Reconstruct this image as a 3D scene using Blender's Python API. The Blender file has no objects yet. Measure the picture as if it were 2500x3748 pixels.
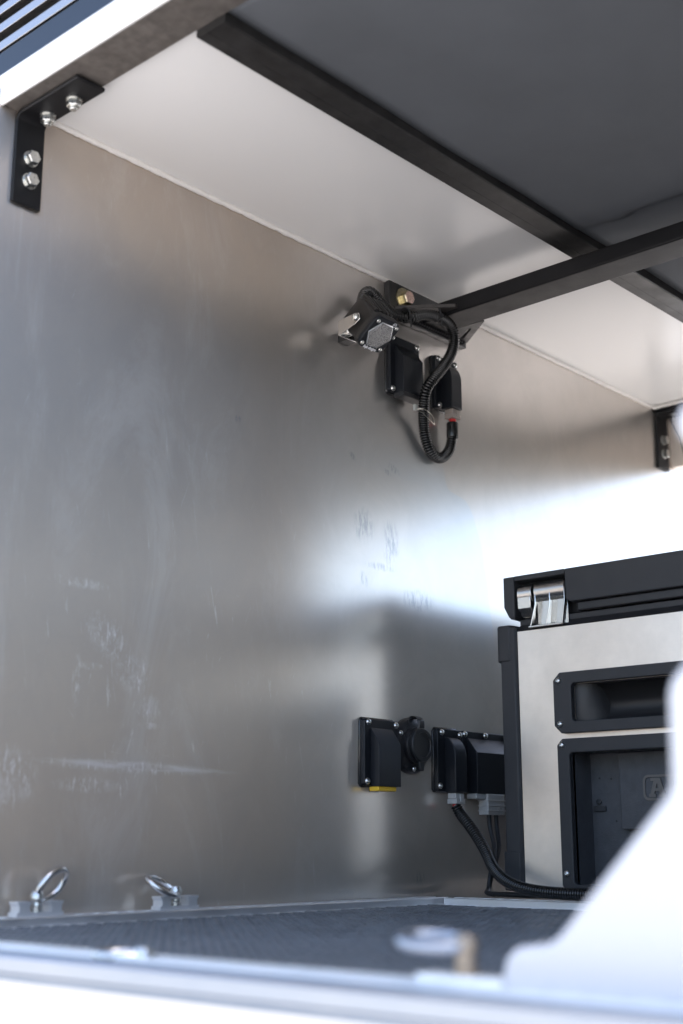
import bpy, bmesh, math, random
from mathutils import Vector, Matrix, Quaternion
R = math.radians
random.seed(7)
sc = bpy.context.scene
C = sc.collection

# ------------------------------------------------------------------ camera
cam_d = bpy.data.cameras.new('camera')
cam = bpy.data.objects.new('camera', cam_d); C.objects.link(cam)
cam.location = (0.0, -1.3, 0.08)
yaw, pit = R(42.1), R(14.08)
fwd = Vector((math.cos(yaw)*math.cos(pit), math.sin(yaw)*math.cos(pit), math.sin(pit)))
cam.rotation_euler = fwd.to_track_quat('-Z', 'Y').to_euler()
cam_d.sensor_fit = 'VERTICAL'; cam_d.sensor_height = 36.0; cam_d.sensor_width = 24.0
cam_d.lens = 46.25
cam_d.clip_start = 0.02; cam_d.clip_end = 2000
cam_d.dof.use_dof = True; cam_d.dof.focus_distance = 1.98; cam_d.dof.aperture_fstop = 3.5
sc.camera = cam

# ------------------------------------------------------------------ sky, sun, exposure
SUN_TO = Vector((0.24, -0.12, 0.96)).normalized()
w = bpy.data.worlds.new('World'); sc.world = w; w.use_nodes = True
nt = w.node_tree
bg = nt.nodes['Background']; sky = nt.nodes.new('ShaderNodeTexSky')
sky.sky_type = 'NISHITA'; sky.sun_disc = False
sky.sun_elevation = math.asin(SUN_TO.z); sky.sun_rotation = math.atan2(SUN_TO.x, SUN_TO.y)
sky.air_density = 1.0; sky.dust_density = 3.0
nt.links.new(sky.outputs['Color'], bg.inputs['Color']); bg.inputs['Strength'].default_value = 0.15
sd = bpy.data.lights.new('sun', 'SUN'); sd.energy = 3.5; sd.angle = R(0.5); sd.color = (1.0, 0.95, 0.88)
sun = bpy.data.objects.new('sun', sd); C.objects.link(sun)
sun.rotation_euler = SUN_TO.to_track_quat('Z', 'Y').to_euler(); sun.location = (0, 0, 5)
vs = sc.view_settings
vs.view_transform = 'Standard'; vs.look = 'None'; vs.gamma = 1.0; vs.exposure = 1.95; vs.use_curve_mapping = False
sc.render.engine = 'CYCLES'
sc.cycles.use_denoising = True
sc.cycles.max_bounces = 14; sc.cycles.diffuse_bounces = 6; sc.cycles.glossy_bounces = 8
sc.cycles.blur_glossy = 0.6; sc.cycles.sample_clamp_indirect = 12

# ------------------------------------------------------------------ materials
def lk(t, a, b): t.links.new(a, b)
def mat(name, col, rough=0.5, metal=0.0, bump=None, var=None, rvar=None, aniso=0.0, coat=0.0, spec=0.5, alpha=None):
    """bump=(scale, strength, stretch xyz); var=(scale, amount); rvar=(scale, amount, stretch)"""
    m = bpy.data.materials.new(name); m.use_nodes = True
    t = m.node_tree; p = t.nodes['Principled BSDF']
    p.inputs['Base Color'].default_value = (*col, 1); p.inputs['Roughness'].default_value = rough
    p.inputs['Metallic'].default_value = metal; p.inputs['Specular IOR Level'].default_value = spec
    p.inputs['Coat Weight'].default_value = coat; p.inputs['Coat Roughness'].default_value = 0.08
    if aniso: p.inputs['Anisotropic'].default_value = aniso
    tc = t.nodes.new('ShaderNodeTexCoord')
    def noise(scale, stretch=(1, 1, 1), detail=4):
        mp = t.nodes.new('ShaderNodeMapping'); mp.inputs['Scale'].default_value = stretch
        lk(t, tc.outputs['Object'], mp.inputs['Vector'])
        n = t.nodes.new('ShaderNodeTexNoise'); n.inputs['Scale'].default_value = scale
        n.inputs['Detail'].default_value = detail; n.inputs['Roughness'].default_value = 0.6
        lk(t, mp.outputs['Vector'], n.inputs['Vector']); return n
    if bump:
        n = noise(bump[0], bump[2] if len(bump) > 2 else (1, 1, 1))
        b = t.nodes.new('ShaderNodeBump'); b.inputs['Strength'].default_value = bump[1]; b.inputs['Distance'].default_value = 0.0006
        lk(t, n.outputs['Fac'], b.inputs['Height']); lk(t, b.outputs['Normal'], p.inputs['Normal'])
    if var:
        n = noise(var[0], var[2] if len(var) > 2 else (1, 1, 1)); r = t.nodes.new('ShaderNodeMapRange')
        r.inputs['From Min'].default_value = 0.3; r.inputs['From Max'].default_value = 0.7
        r.inputs['To Min'].default_value = 1 - var[1]; r.inputs['To Max'].default_value = 1 + var[1]
        lk(t, n.outputs['Fac'], r.inputs['Value'])
        x = t.nodes.new('ShaderNodeMix'); x.data_type = 'RGBA'; x.blend_type = 'MULTIPLY'; x.inputs['Factor'].default_value = 1
        x.inputs['A'].default_value = (*col, 1); lk(t, r.outputs['Result'], x.inputs['B']); lk(t, x.outputs['Result'], p.inputs['Base Color'])
    if rvar:
        n = noise(rvar[0], rvar[2] if len(rvar) > 2 else (1, 1, 1)); r = t.nodes.new('ShaderNodeMapRange')
        r.inputs['From Min'].default_value = 0.3; r.inputs['From Max'].default_value = 0.7
        r.inputs['To Min'].default_value = max(0.03, rough - rvar[1]); r.inputs['To Max'].default_value = rough + rvar[1]
        lk(t, n.outputs['Fac'], r.inputs['Value']); lk(t, r.outputs['Result'], p.inputs['Roughness'])
    return m

M = {}
M['roof_white'] = mat('glossy_white_roof_paint', (0.78, 0.77, 0.755), 0.20)
M['paint_white'] = mat('white_body_paint', (0.58, 0.57, 0.57), 0.4, rvar=(12, 0.06))
M['header_metal'] = mat('mill_finish_header', (0.145, 0.13, 0.118), 0.5, 0.5, var=(60, 0.25), rvar=(40, 0.12))
M['black_steel'] = mat('black_powder_coat', (0.008, 0.008, 0.009), 0.5, bump=(500, 0.2), rvar=(25, 0.06), spec=0.25)
M['black_plate'] = mat('black_satin_plate', (0.018, 0.018, 0.019), 0.42, bump=(250, 0.2), rvar=(60, 0.12))
M['lamp_black'] = mat('dark_lamp_casting', (0.020, 0.0185, 0.0175), 0.42, bump=(400, 0.25), spec=0.45)
M['dusty_runner'] = mat('dusty_black_runner', (0.016, 0.0155, 0.0155), 0.48, var=(45, 0.5), rvar=(14, 0.1), spec=0.35)
M['gusset'] = mat('lit_gusset_grey', (0.05, 0.045, 0.042), 0.4, var=(80, 0.3))
M['fabric'] = mat('charcoal_canvas_liner', (0.090, 0.097, 0.108), 0.7, bump=(900, 0.5, (1, 1, 1)), var=(6, 0.1), spec=0.35)
M['box_black'] = mat('black_anodised_housing', (0.012, 0.014, 0.018), 0.40, 0.0, bump=(260, 0.12, (1, 1, 9)), rvar=(30, 0.05), spec=0.28)
M['plastic'] = mat('textured_black_plastic', (0.028, 0.029, 0.032), 0.5, bump=(1100, 0.8), rvar=(30, 0.06))
M['plastic_mid'] = mat('charcoal_grained_plastic', (0.060, 0.064, 0.072), 0.5, bump=(700, 0.9), var=(60, 0.15))
M['plastic_dark'] = mat('smooth_black_plastic', (0.018, 0.018, 0.02), 0.45, bump=(900, 0.3))
M['rubber'] = mat('black_rubber', (0.015, 0.016, 0.018), 0.48, bump=(700, 0.25))
M['conduit'] = mat('black_corrugated_conduit', (0.010, 0.010, 0.010), 0.24, spec=0.7)
M['mat_rubber'] = mat('grey_blue_mat_rubber', (0.115, 0.12, 0.13), 0.42, rvar=(20, 0.1), var=(5, 0.12))
M['mat_base'] = mat('dark_mat_base', (0.016, 0.017, 0.019), 0.6)
M['stainless'] = mat('brushed_stainless', (0.80, 0.74, 0.675), 0.40, 1.0, bump=(90, 0.05, (1, 1, 22)), var=(16, 0.07), rvar=(40, 0.06, (1, 1, 14)))
M['cast'] = mat('cast_stainless', (0.70, 0.69, 0.67), 0.24, 1.0, bump=(380, 0.25))
M['bolt'] = mat('zinc_bolt', (0.66, 0.66, 0.63), 0.3, 1.0, rvar=(200, 0.1))
M['yellow_zinc'] = mat('yellow_zinc_bolt', (0.62, 0.56, 0.38), 0.3, 1.0, var=(160, 0.35))
M['brass'] = mat('tarnished_brass_stud', (0.36, 0.29, 0.22), 0.45, 0.8)
M['bolt_face'] = mat('iridescent_bolt_face', (0.66, 0.47, 0.40), 0.35, 0.9, var=(260, 0.35))
M['alum_sill'] = mat('dull_sill_aluminium', (0.36, 0.39, 0.44), 0.4, 1.0, rvar=(9, 0.08))
M['alum'] = mat('extruded_aluminium', (0.86, 0.87, 0.88), 0.5, 1.0, bump=(60, 0.06, (1, 9, 9)), rvar=(25, 0.08))
M['alum_bright'] = mat('bright_aluminium', (0.86, 0.87, 0.88), 0.5, 0.85)
M['sealant'] = mat('pale_sealant', (0.80, 0.77, 0.73), 0.45, bump=(160, 0.3))
M['silicone'] = mat('black_silicone', (0.02, 0.02, 0.02), 0.2, bump=(110, 1.0))
M['conn_grey'] = mat('grey_connector', (0.42, 0.42, 0.41), 0.5, bump=(500, 0.2))
M['conn_tan'] = mat('tan_connector', (0.30, 0.26, 0.23), 0.5)
M['red'] = mat('red_seal', (0.55, 0.03, 0.03), 0.4)
M['yellow'] = mat('yellow_plug', (0.80, 0.50, 0.03), 0.45)
M['lens'] = mat('fluted_lens', (0.55, 0.57, 0.60), 0.12, 0.35)
M['print_white'] = mat('white_print', (0.75, 0.76, 0.78), 0.4)
M['logo_grey'] = mat('grey_moulded_logo', (0.13, 0.12, 0.11), 0.55)
M['rib'] = mat('sky_sheen_ribbed_metal', (0.50, 0.47, 0.44), 0.25, 1.0)
M['rail_navy'] = mat('black_gloss_rail', (0.012, 0.016, 0.024), 0.3)
M['rib_dark'] = mat('dark_groove_shade', (0.012, 0.013, 0.016), 0.5)
M['wire'] = mat('steel_wire', (0.7, 0.66, 0.58), 0.3, 1.0)
M['tape'] = mat('grey_tape_tag', (0.35, 0.36, 0.34), 0.4)
M['ground'] = mat('pale_dusty_ground', (0.39, 0.38, 0.37), 0.9, var=(0.6, 0.25))
M['tyre'] = M['rubber']

# fluted lens bump; the flutes' light and dark also put into the colour
t = M['lens'].node_tree; p = t.nodes['Principled BSDF']
tc = t.nodes.new('ShaderNodeTexCoord'); v = t.nodes.new('ShaderNodeTexVoronoi'); v.inputs['Scale'].default_value = 620; v.inputs['Randomness'].default_value = 0.95
lk(t, tc.outputs['Object'], v.inputs['Vector'])
b = t.nodes.new('ShaderNodeBump'); b.inputs['Strength'].default_value = 1.0; b.inputs['Distance'].default_value = 0.0012
rr_ = t.nodes.new('ShaderNodeMapRange'); rr_.inputs['From Max'].default_value = 0.75; rr_.inputs['To Min'].default_value = 0.45; rr_.inputs['To Max'].default_value = 0.14
lk(t, v.outputs['Distance'], rr_.inputs['Value']); lk(t, rr_.outputs['Result'], p.inputs['Base Color'])
lk(t, v.outputs['Distance'], b.inputs['Height']); lk(t, b.outputs['Normal'], p.inputs['Normal'])

def wall_material():
    m = bpy.data.materials.new('scuffed_aluminium_sheet'); m.use_nodes = True
    t = m.node_tree; N = t.nodes; p = N['Principled BSDF']; out = N['Material Output']
    tc = N.new('ShaderNodeTexCoord'); sep = N.new('ShaderNodeSeparateXYZ'); lk(t, tc.outputs['Object'], sep.inputs[0])
    X, Z = sep.outputs['X'], sep.outputs['Z']
    def math_(op, a, b=None, c=None, clamp=False):
        n = N.new('ShaderNodeMath'); n.operation = op; n.use_clamp = clamp
        for i, q in enumerate((a, b, c)):
            if q is None: continue
            if isinstance(q, (int, float)): n.inputs[i].default_value = q
            else: lk(t, q, n.inputs[i])
        return n.outputs[0]
    def noise(scale, stretch=(1, 1, 1), detail=5, rough=0.6, dist=0.0):
        mp = N.new('ShaderNodeMapping'); mp.inputs['Scale'].default_value = stretch; lk(t, tc.outputs['Object'], mp.inputs[0])
        n = N.new('ShaderNodeTexNoise'); n.inputs['Scale'].default_value = scale; n.inputs['Detail'].default_value = detail
        n.inputs['Roughness'].default_value = rough; n.inputs['Distortion'].default_value = dist
        lk(t, mp.outputs[0], n.inputs['Vector']); return n.outputs['Fac']
    def ramp(v_, a, b_):
        r = N.new('ShaderNodeMapRange'); r.interpolation_type = 'SMOOTHSTEP'
        r.inputs['From Min'].default_value = a; r.inputs['From Max'].default_value = b_
        lk(t, v_, r.inputs['Value']); return r.outputs['Result']
    def blob(cx, cz, rx, rz, rot=0.0):
        dx = math_('SUBTRACT', X, cx); dz = math_('SUBTRACT', Z, cz)
        c_, s_ = math.cos(rot), math.sin(rot)
        u = math_('ADD', math_('MULTIPLY', dx, c_/rx), math_('MULTIPLY', dz, s_/rx))
        v_ = math_('ADD', math_('MULTIPLY', dx, -s_/rz), math_('MULTIPLY', dz, c_/rz))
        d = math_('SQRT', math_('ADD', math_('MULTIPLY', u, u), math_('MULTIPLY', v_, v_)))
        r = N.new('ShaderNodeMapRange'); r.interpolation_type = 'SMOOTHSTEP'
        r.inputs['From Min'].default_value = 1.0; r.inputs['From Max'].default_value = 0.35
        lk(t, d, r.inputs['Value']); return r.outputs['Result']
    def addup(L):
        o = L[0]
        for q in L[1:]: o = math_('MAXIMUM', o, q)
        return o
    # grainy breakup for scuffs
    brk = math_('MAXIMUM', ramp(noise(75, (2.6, 1, 0.7), 7, 0.72, 0.5), 0.50, 0.68), math_('MULTIPLY', ramp(noise(24, (1.0, 1, 0.9), 9, 0.75, 0.6), 0.45, 0.70), 0.55))
    brk_v = ramp(noise(60, (2.2, 1, 0.25), 6, 0.7), 0.46, 0.62)
    scuffs = addup([blob(1.06, 0.170, 0.175, 0.010, -0.01), blob(1.005, 0.327, 0.045, 0.03, -0.6), blob(1.05, 0.287, 0.035, 0.035, 0.3),
                    blob(1.078, 0.244, 0.022, 0.022), blob(0.963, 0.266, 0.008, 0.045), blob(0.98, 0.288, 0.03, 0.006), blob(0.875, 0.150, 0.05, 0.045),
                    blob(0.96, 0.388, 0.055, 0.009), blob(0.985, 0.146, 0.06, 0.012), blob(1.078, 0.222, 0.02, 0.006)])
    scrape = math_('MULTIPLY', blob(1.065, 0.171, 0.185, 0.0065, -0.012), ramp(noise(40, (0.35, 1, 3.0), 5, 0.7, 0.3), 0.36, 0.60))
    scuffs = math_('MAXIMUM', math_('MULTIPLY', scuffs, brk), math_('MULTIPLY', scrape, 0.6))
    # fine scratches at several angles, denser towards the tail end of the sheet
    def rnoise(ang, scale, stretch, lo, hi, dist):
        mp0 = N.new('ShaderNodeMapping'); mp0.inputs['Rotation'].default_value = (0, R(ang), 0); lk(t, tc.outputs['Object'], mp0.inputs[0])
        mp = N.new('ShaderNodeMapping'); mp.inputs['Scale'].default_value = stretch; mp.inputs['Location'].default_value = (ang*0.37, 0, ang*0.11); lk(t, mp0.outputs[0], mp.inputs[0])
        n = N.new('ShaderNodeTexNoise'); n.inputs['Scale'].default_value = scale; n.inputs['Detail'].default_value = 7; n.inputs['Roughness'].default_value = 0.72; n.inputs['Distortion'].default_value = dist
        lk(t, mp.outputs[0], n.inputs['Vector']); return ramp(n.outputs['Fac'], lo, hi)
    patch = ramp(noise(6, (1, 1, 1), 4), 0.40, 0.62)
    dens = ramp(X, 1.55, 1.05); low = ramp(Z, 0.70, 0.30)
    scr = addup([rnoise(8, 28, (5.0, 1, 0.5), 0.60, 0.74, 0.4), math_('MULTIPLY', rnoise(-17, 34, (5.0, 1, 0.6), 0.61, 0.74, 0.4), 0.8),
                 math_('MULTIPLY', rnoise(38, 40, (5.0, 1, 0.8), 0.63, 0.76, 0.5), 0.7), math_('MULTIPLY', rnoise(84, 30, (5.0, 1, 0.7), 0.64, 0.77, 0.4), 0.7)])
    scr = math_('MULTIPLY', math_('MULTIPLY', scr, math_('ADD', math_('MULTIPLY', patch, 0.8), 0.2)), math_('MULTIPLY', dens, math_('ADD', math_('MULTIPLY', low, 0.75), 0.25)))
    smear = math_('MULTIPLY', math_('MULTIPLY', ramp(noise(5, (1.6, 1, 0.6), 6, 0.7, 1.0), 0.48, 0.70), dens), 0.10)
    scr = math_('ADD', scr, math_('MULTIPLY', smear, 1.6))
    marks = math_('MINIMUM', math_('ADD', math_('MULTIPLY', scuffs, 0.58), math_('MULTIPLY', scr, 0.62)), 1.0)
    marks = math_('ADD', marks, math_('ADD', math_('MULTIPLY', dens, 0.04), 0.02), None, True)
    # dark rub marks
    dark = math_('MULTIPLY', addup([blob(1.563, 0.661, 0.022, 0.008, -0.35), blob(1.548, 0.652, 0.012, 0.006, -0.4), blob(1.464, 0.661, 0.013, 0.006, -0.6),
                                    blob(1.22, 0.661, 0.009, 0.008, -0.5), blob(1.49, 0.555, 0.03, 0.035), blob(1.555, 0.535, 0.025, 0.05), blob(1.53, 0.495, 0.045, 0.008),
                                    blob(1.49, 0.47, 0.01, 0.016, 0.5), blob(1.62, 0.455, 0.05, 0.022), blob(1.615, 0.028, 0.02, 0.012)]),
                  ramp(noise(55, (3.2, 1, 0.7), 6, 0.7), 0.42, 0.62))
    # dried tide mark: everything left of this curve is a little duller
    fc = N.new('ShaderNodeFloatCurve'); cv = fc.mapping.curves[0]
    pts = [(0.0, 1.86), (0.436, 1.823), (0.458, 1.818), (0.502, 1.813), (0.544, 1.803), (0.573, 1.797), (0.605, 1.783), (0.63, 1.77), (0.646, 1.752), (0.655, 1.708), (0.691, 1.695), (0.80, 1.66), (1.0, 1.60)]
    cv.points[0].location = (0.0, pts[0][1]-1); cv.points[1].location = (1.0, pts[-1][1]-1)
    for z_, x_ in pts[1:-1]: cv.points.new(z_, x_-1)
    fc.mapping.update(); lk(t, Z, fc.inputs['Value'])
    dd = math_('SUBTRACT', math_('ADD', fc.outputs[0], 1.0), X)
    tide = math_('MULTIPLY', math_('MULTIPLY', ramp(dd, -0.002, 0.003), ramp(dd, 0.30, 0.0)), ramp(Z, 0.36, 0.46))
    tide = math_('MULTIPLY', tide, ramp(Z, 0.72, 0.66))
    cloud = noise(5, (1, 1, 0.8), 4)
    # shading
    def mixc(f, a, b_):
        x = N.new('ShaderNodeMix'); x.data_type = 'RGBA'
        lk(t, f, x.inputs['Factor'])
        for k, q in (('A', a), ('B', b_)):
            if isinstance(q, tuple): x.inputs[k].default_value = (*q, 1)
            else: lk(t, q, x.inputs[k])
        return x.outputs['Result']
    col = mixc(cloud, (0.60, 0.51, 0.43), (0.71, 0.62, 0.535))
    col = mixc(math_('MULTIPLY', ramp(X, 1.26, 1.46), 0.7), col, (0.80, 0.77, 0.74))  # lighter to the right, brightening the window's reflection through the colour
    haze_n = ramp(noise(11, (1, 1, 0.8), 7, 0.68, 0.8), 0.35, 0.65)
    col = mixc(math_('MULTIPLY', haze_n, 0.16), col, (0.44, 0.42, 0.40))
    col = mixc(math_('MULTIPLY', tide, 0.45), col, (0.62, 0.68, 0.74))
    col = mixc(math_('MULTIPLY', dark, 0.5), col, (0.22, 0.26, 0.31))
    lk(t, col, p.inputs['Base Color']); p.inputs['Metallic'].default_value = 1.0
    grain = noise(170, (1, 1, 3), 4)
    tan = N.new('ShaderNodeCombineXYZ'); tan.inputs['Z'].default_value = 1.0
    ro = math_('ADD', math_('MULTIPLY', cloud, 0.05), 0.20)
    ro = math_('ADD', ro, math_('MULTIPLY', tide, 0.012))
    lk(t, ro, p.inputs['Roughness']); p.inputs['Anisotropic'].default_value = 0.55; lk(t, tan.outputs[0], p.inputs['Tangent'])
    bp = N.new('ShaderNodeBump'); bp.inputs['Strength'].default_value = 0.06; bp.inputs['Distance'].default_value = 0.0005
    lk(t, math_('ADD', grain, math_('MULTIPLY', noise(600, (1, 1, 1), 2), 0.6)), bp.inputs['Height']); lk(t, bp.outputs['Normal'], p.inputs['Normal'])
    g2 = N.new('ShaderNodeBsdfAnisotropic'); g2.inputs['Roughness'].default_value = 0.50; g2.inputs['Anisotropy'].default_value = 0.6
    lk(t, col, g2.inputs['Color']); lk(t, tan.outputs[0], g2.inputs['Tangent'])
    ms = N.new('ShaderNodeMixShader')
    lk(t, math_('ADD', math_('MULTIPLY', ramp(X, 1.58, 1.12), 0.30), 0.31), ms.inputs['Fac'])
    lk(t, p.outputs[0], ms.inputs[1]); lk(t, g2.outputs[0], ms.inputs[2])
    df = N.new('ShaderNodeBsdfDiffuse'); df.inputs['Color'].default_value = (0.80, 0.81, 0.83, 1)
    ms2 = N.new('ShaderNodeMixShader'); lk(t, marks, ms2.inputs['Fac']); lk(t, ms.outputs[0], ms2.inputs[1]); lk(t, df.outputs[0], ms2.inputs[2])
    lk(t, ms2.outputs[0], out.inputs['Surface'])
    return m
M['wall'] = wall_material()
M['beige_wall'] = mat('pale_beige_wall_paint', (0.78, 0.70, 0.62), 0.45)
M['dark_panel'] = mat('dark_blue_grey_panel', (0.05, 0.06, 0.075), 0.5)
M['grey_wall'] = mat('dark_grey_wall_paint', (0.20, 0.185, 0.175), 0.5)
M['sheet'] = mat('plain_aluminium_sheet', (0.62, 0.61, 0.60), 0.3, 1.0, rvar=(5, 0.08))

# ------------------------------------------------------------------ mesh helpers
class MB:
    def __init__(s): s.bm = bmesh.new()
    def box(s, x0, x1, y0, y1, z0, z1):
        v = [s.bm.verts.new(c) for c in ((x0,y0,z0),(x1,y0,z0),(x1,y1,z0),(x0,y1,z0),(x0,y0,z1),(x1,y0,z1),(x1,y1,z1),(x0,y1,z1))]
        for f in ((0,3,2,1),(4,5,6,7),(0,1,5,4),(1,2,6,5),(2,3,7,6),(3,0,4,7)): s.bm.faces.new([v[i] for i in f])
        return s
    def prism(s, pts, a0, a1, axis):
        """polygon pts (2d) extruded along axis; 2d axes are the other two in xyz order"""
        def mk(q, a):
            return {'x': (a, q[0], q[1]), 'y': (q[0], a, q[1]), 'z': (q[0], q[1], a)}[axis]
        A = [s.bm.verts.new(mk(q, a0)) for q in pts]; B = [s.bm.verts.new(mk(q, a1)) for q in pts]
        n = len(pts)
        s.bm.faces.new(A[::-1]); s.bm.faces.new(B)
        for i in range(n): s.bm.faces.new((A[i], A[(i+1) % n], B[(i+1) % n], B[i]))
        return s
    def ring(s, outer, inner, a0, a1, axis):
        """frame: two loops with the same point count, extruded"""
        def mk(q, a):
            return {'x': (a, q[0], q[1]), 'y': (q[0], a, q[1]), 'z': (q[0], q[1], a)}[axis]
        L = [[s.bm.verts.new(mk(q, a)) for q in loop] for loop, a in ((outer, a0), (outer, a1), (inner, a1), (inner, a0))]
        n = len(outer)
        for k in range(4):
            A, B = L[k], L[(k+1) % 4]
            for i in range(n): s.bm.faces.new((A[i], A[(i+1) % n], B[(i+1) % n], B[i]))
        return s
    def lathe(s, prof, origin, axis, seg=24, cap=True, phase=0.0):
        """prof: list of (r, h) along axis direction"""
        ax = Vector(axis).normalized(); u = ax.orthogonal().normalized(); v = ax.cross(u); o = Vector(origin)
        rings = []
        for r, h in prof:
            rings.append([s.bm.verts.new(o + ax*h + (u*math.cos(phase+2*math.pi*i/seg) + v*math.sin(phase+2*math.pi*i/seg))*max(r, 1e-5)) for i in range(seg)])
        for A, B in zip(rings, rings[1:]):
            for i in range(seg): s.bm.faces.new((A[i], A[(i+1) % seg], B[(i+1) % seg], B[i]))
        if cap: s.bm.faces.new(rings[0][::-1]); s.bm.faces.new(rings[-1])
        return s
    def tube(s, path, rad, seg=12, closed=False):
        """path: list of Vectors; rad: float or list"""
        P = [Vector(q) for q in path]; n = len(P); rings = []
        nrm = None
        for i in range(n):
            if closed: tg = P[(i+1) % n] - P[i-1]
            else: tg = P[min(i+1, n-1)] - P[max(i-1, 0)]
            tg.normalize()
            if nrm is None: nrm = tg.orthogonal().normalized()
            nrm = (nrm - tg*nrm.dot(tg)).normalized(); bn = tg.cross(nrm)
            r = rad[i] if isinstance(rad, list) else rad
            rings.append([s.bm.verts.new(P[i] + (nrm*math.cos(2*math.pi*k/seg) + bn*math.sin(2*math.pi*k/seg))*r) for k in range(seg)])
        m_ = n if closed else n-1
        for i in range(m_):
            A, B = rings[i], rings[(i+1) % n]
            for k in range(seg): s.bm.faces.new((A[k], A[(k+1) % seg], B[(k+1) % seg], B[k]))
        if not closed: s.bm.faces.new(rings[0][::-1]); s.bm.faces.new(rings[-1])
        return s
    def mesh(s, name, m, smooth=35):
        bmesh.ops.recalc_face_normals(s.bm, faces=s.bm.faces)
        me = bpy.data.meshes.new(name); s.bm.to_mesh(me); s.bm.free()
        me.materials.append(M[m] if isinstance(m, str) else m)
        if smooth:
            me.shade_smooth(); me.set_sharp_from_angle(angle=R(smooth))
        return me

def link(name, me, parent=None, loc=(0, 0, 0), rot=None):
    o = bpy.data.objects.new(name, me); C.objects.link(o)
    o.location = loc
    if rot is not None: o.rotation_euler = rot
    if parent is not None: o.parent = parent
    return o
def tag(o, label=None, cat=None, group=None, kind=None):
    if label: o['label'] = label
    if cat: o['category'] = cat
    if group: o['group'] = group
    if kind: o['kind'] = kind
    return o
def thing(name, loc, label, cat, group=None, rot=None):
    o = bpy.data.objects.new(name, None); C.objects.link(o); o.location = loc
    o.empty_display_size = 0.02
    if rot is not None: o.rotation_euler = rot
    return tag(o, label, cat, group)
def origin_of(p):
    v_ = Vector((0, 0, 0))
    while p is not None: v_ += p.location; p = p.parent
    return v_
def part(name, mb, m, parent=None, bevel=0.0, seg=2, smooth=35):
    """mesh given in world coordinates, parented to an unrotated thing or part"""
    me = mb.mesh(name, m, smooth)
    if parent is not None:
        me.transform(Matrix.Translation(-origin_of(parent)))
    o = link(name, me, parent)
    if bevel:
        b_ = o.modifiers.new('bevel', 'BEVEL'); b_.width = bevel; b_.segments = seg; b_.limit_method = 'ANGLE'; b_.angle_limit = R(40); b_.harden_normals = False
    return o
def struct(name, mb, m, bevel=0.0, smooth=35):
    return tag(part(name, mb, m, None, bevel, 2, smooth), kind='structure')
def rrect(cx, cy, hx, hy, r, n=5):
    out = []
    for sx, sy, a0 in ((1, 1, 0), (-1, 1, 90), (-1, -1, 180), (1, -1, 270)):
        for k in range(n+1):
            a = R(a0 + 90*k/n); out.append((cx + sx*(hx-r) + r*math.cos(a), cy + sy*(hy-r) + r*math.sin(a)))
    return out
def crect(x0, x1, y0, y1, c):
    return [(x0+c, y0), (x1-c, y0), (x1, y0+c), (x1, y1-c), (x1-c, y1), (x0+c, y1), (x0, y1-c), (x0, y0+c)]
def spline(pts, n_per=10):
    P = [Vector(q) for q in pts]; out = []
    for i in range(len(P)-1):
        p0 = P[max(i-1, 0)]; p1 = P[i]; p2 = P[i+1]; p3 = P[min(i+2, len(P)-1)]
        for k in range(n_per):
            u = k/n_per
            out.append(0.5*((2*p1) + (-p0+p2)*u + (2*p0-5*p1+4*p2-p3)*u*u + (-p0+3*p1-3*p2+p3)*u**3))
    out.append(P[-1]); return out
def resample(path, step):
    out = [path[0].copy()]; acc = 0.0; need = step
    for a, b_ in zip(path, path[1:]):
        L = (b_-a).length; pos = 0.0
        while L - pos >= need:
            pos += need; out.append(a + (b_-a)*(pos/L)); need = step
        need -= (L - pos)
    return out
def text_mesh(body, size, extrude, m, shear=0.0, offset=0.0, space=1.0):
    cu = bpy.data.curves.new('lettering', 'FONT'); cu.body = body; cu.size = size; cu.extrude = extrude; cu.shear = shear; cu.offset = offset
    cu.space_character = space; cu.align_x = 'CENTER'; cu.align_y = 'CENTER'; cu.resolution_u = 4
    o = bpy.data.objects.new('lettering', cu); C.objects.link(o)
    dg = bpy.context.evaluated_depsgraph_get(); me = bpy.data.meshes.new_from_object(o.evaluated_get(dg))
    bpy.data.objects.remove(o); bpy.data.curves.remove(cu)
    me.materials.clear(); me.materials.append(M[m]); return me
def basis(u, v, n, loc):
    m_ = Matrix((u, v, n)).transposed().to_4x4(); m_.translation = loc; return m_

# shared fastener meshes, head along local +Z, seat at z=0
def hexpts(r, ph=0.0): return [(r*math.cos(ph+math.pi/3*k), r*math.sin(ph+math.pi/3*k)) for k in range(6)]
def button_head(r):
    q = MB(); q.lathe([(r, 0), (r, 0.12*r), (0.93*r, 0.35*r), (0.72*r, 0.62*r), (0.45*r, 0.75*r), (0.36*r, 0.78*r), (0.34*r, 0.45*r)], (0, 0, 0), (0, 0, 1), 18)
    return q.mesh('screw', 'bolt', 50)
ME_SCREW = button_head(0.0049)
ME_SCREW_BIG = button_head(0.0062)
ME_SCREW_SM = button_head(0.0034)
def hex_bolt_mesh(r, h, wr, m='bolt'):
    q = MB(); q.lathe([(wr, 0), (wr, 0.0014), (wr*0.86, 0.0016), (wr*0.86, 0.0030)], (0, 0, 0), (0, 0, 1), 20)
    q.lathe([(r*0.98, 0.0031), (r, 0.0036), (r, h-0.0012), (r*0.88, h)], (0, 0, 0), (0, 0, 1), 6, phase=0.3)
    return q.mesh('bolt', m, 25)
ME_BOLT = hex_bolt_mesh(0.0092, 0.0105, 0.0105)
def face_rot(n): return Vector(n).to_track_quat('Z', 'Y').to_euler()
NEG_Y = face_rot((0, -1, 0)); NEG_X = face_rot((-1, 0, 0)); DOWN = face_rot((0, 0, -1))

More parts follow.
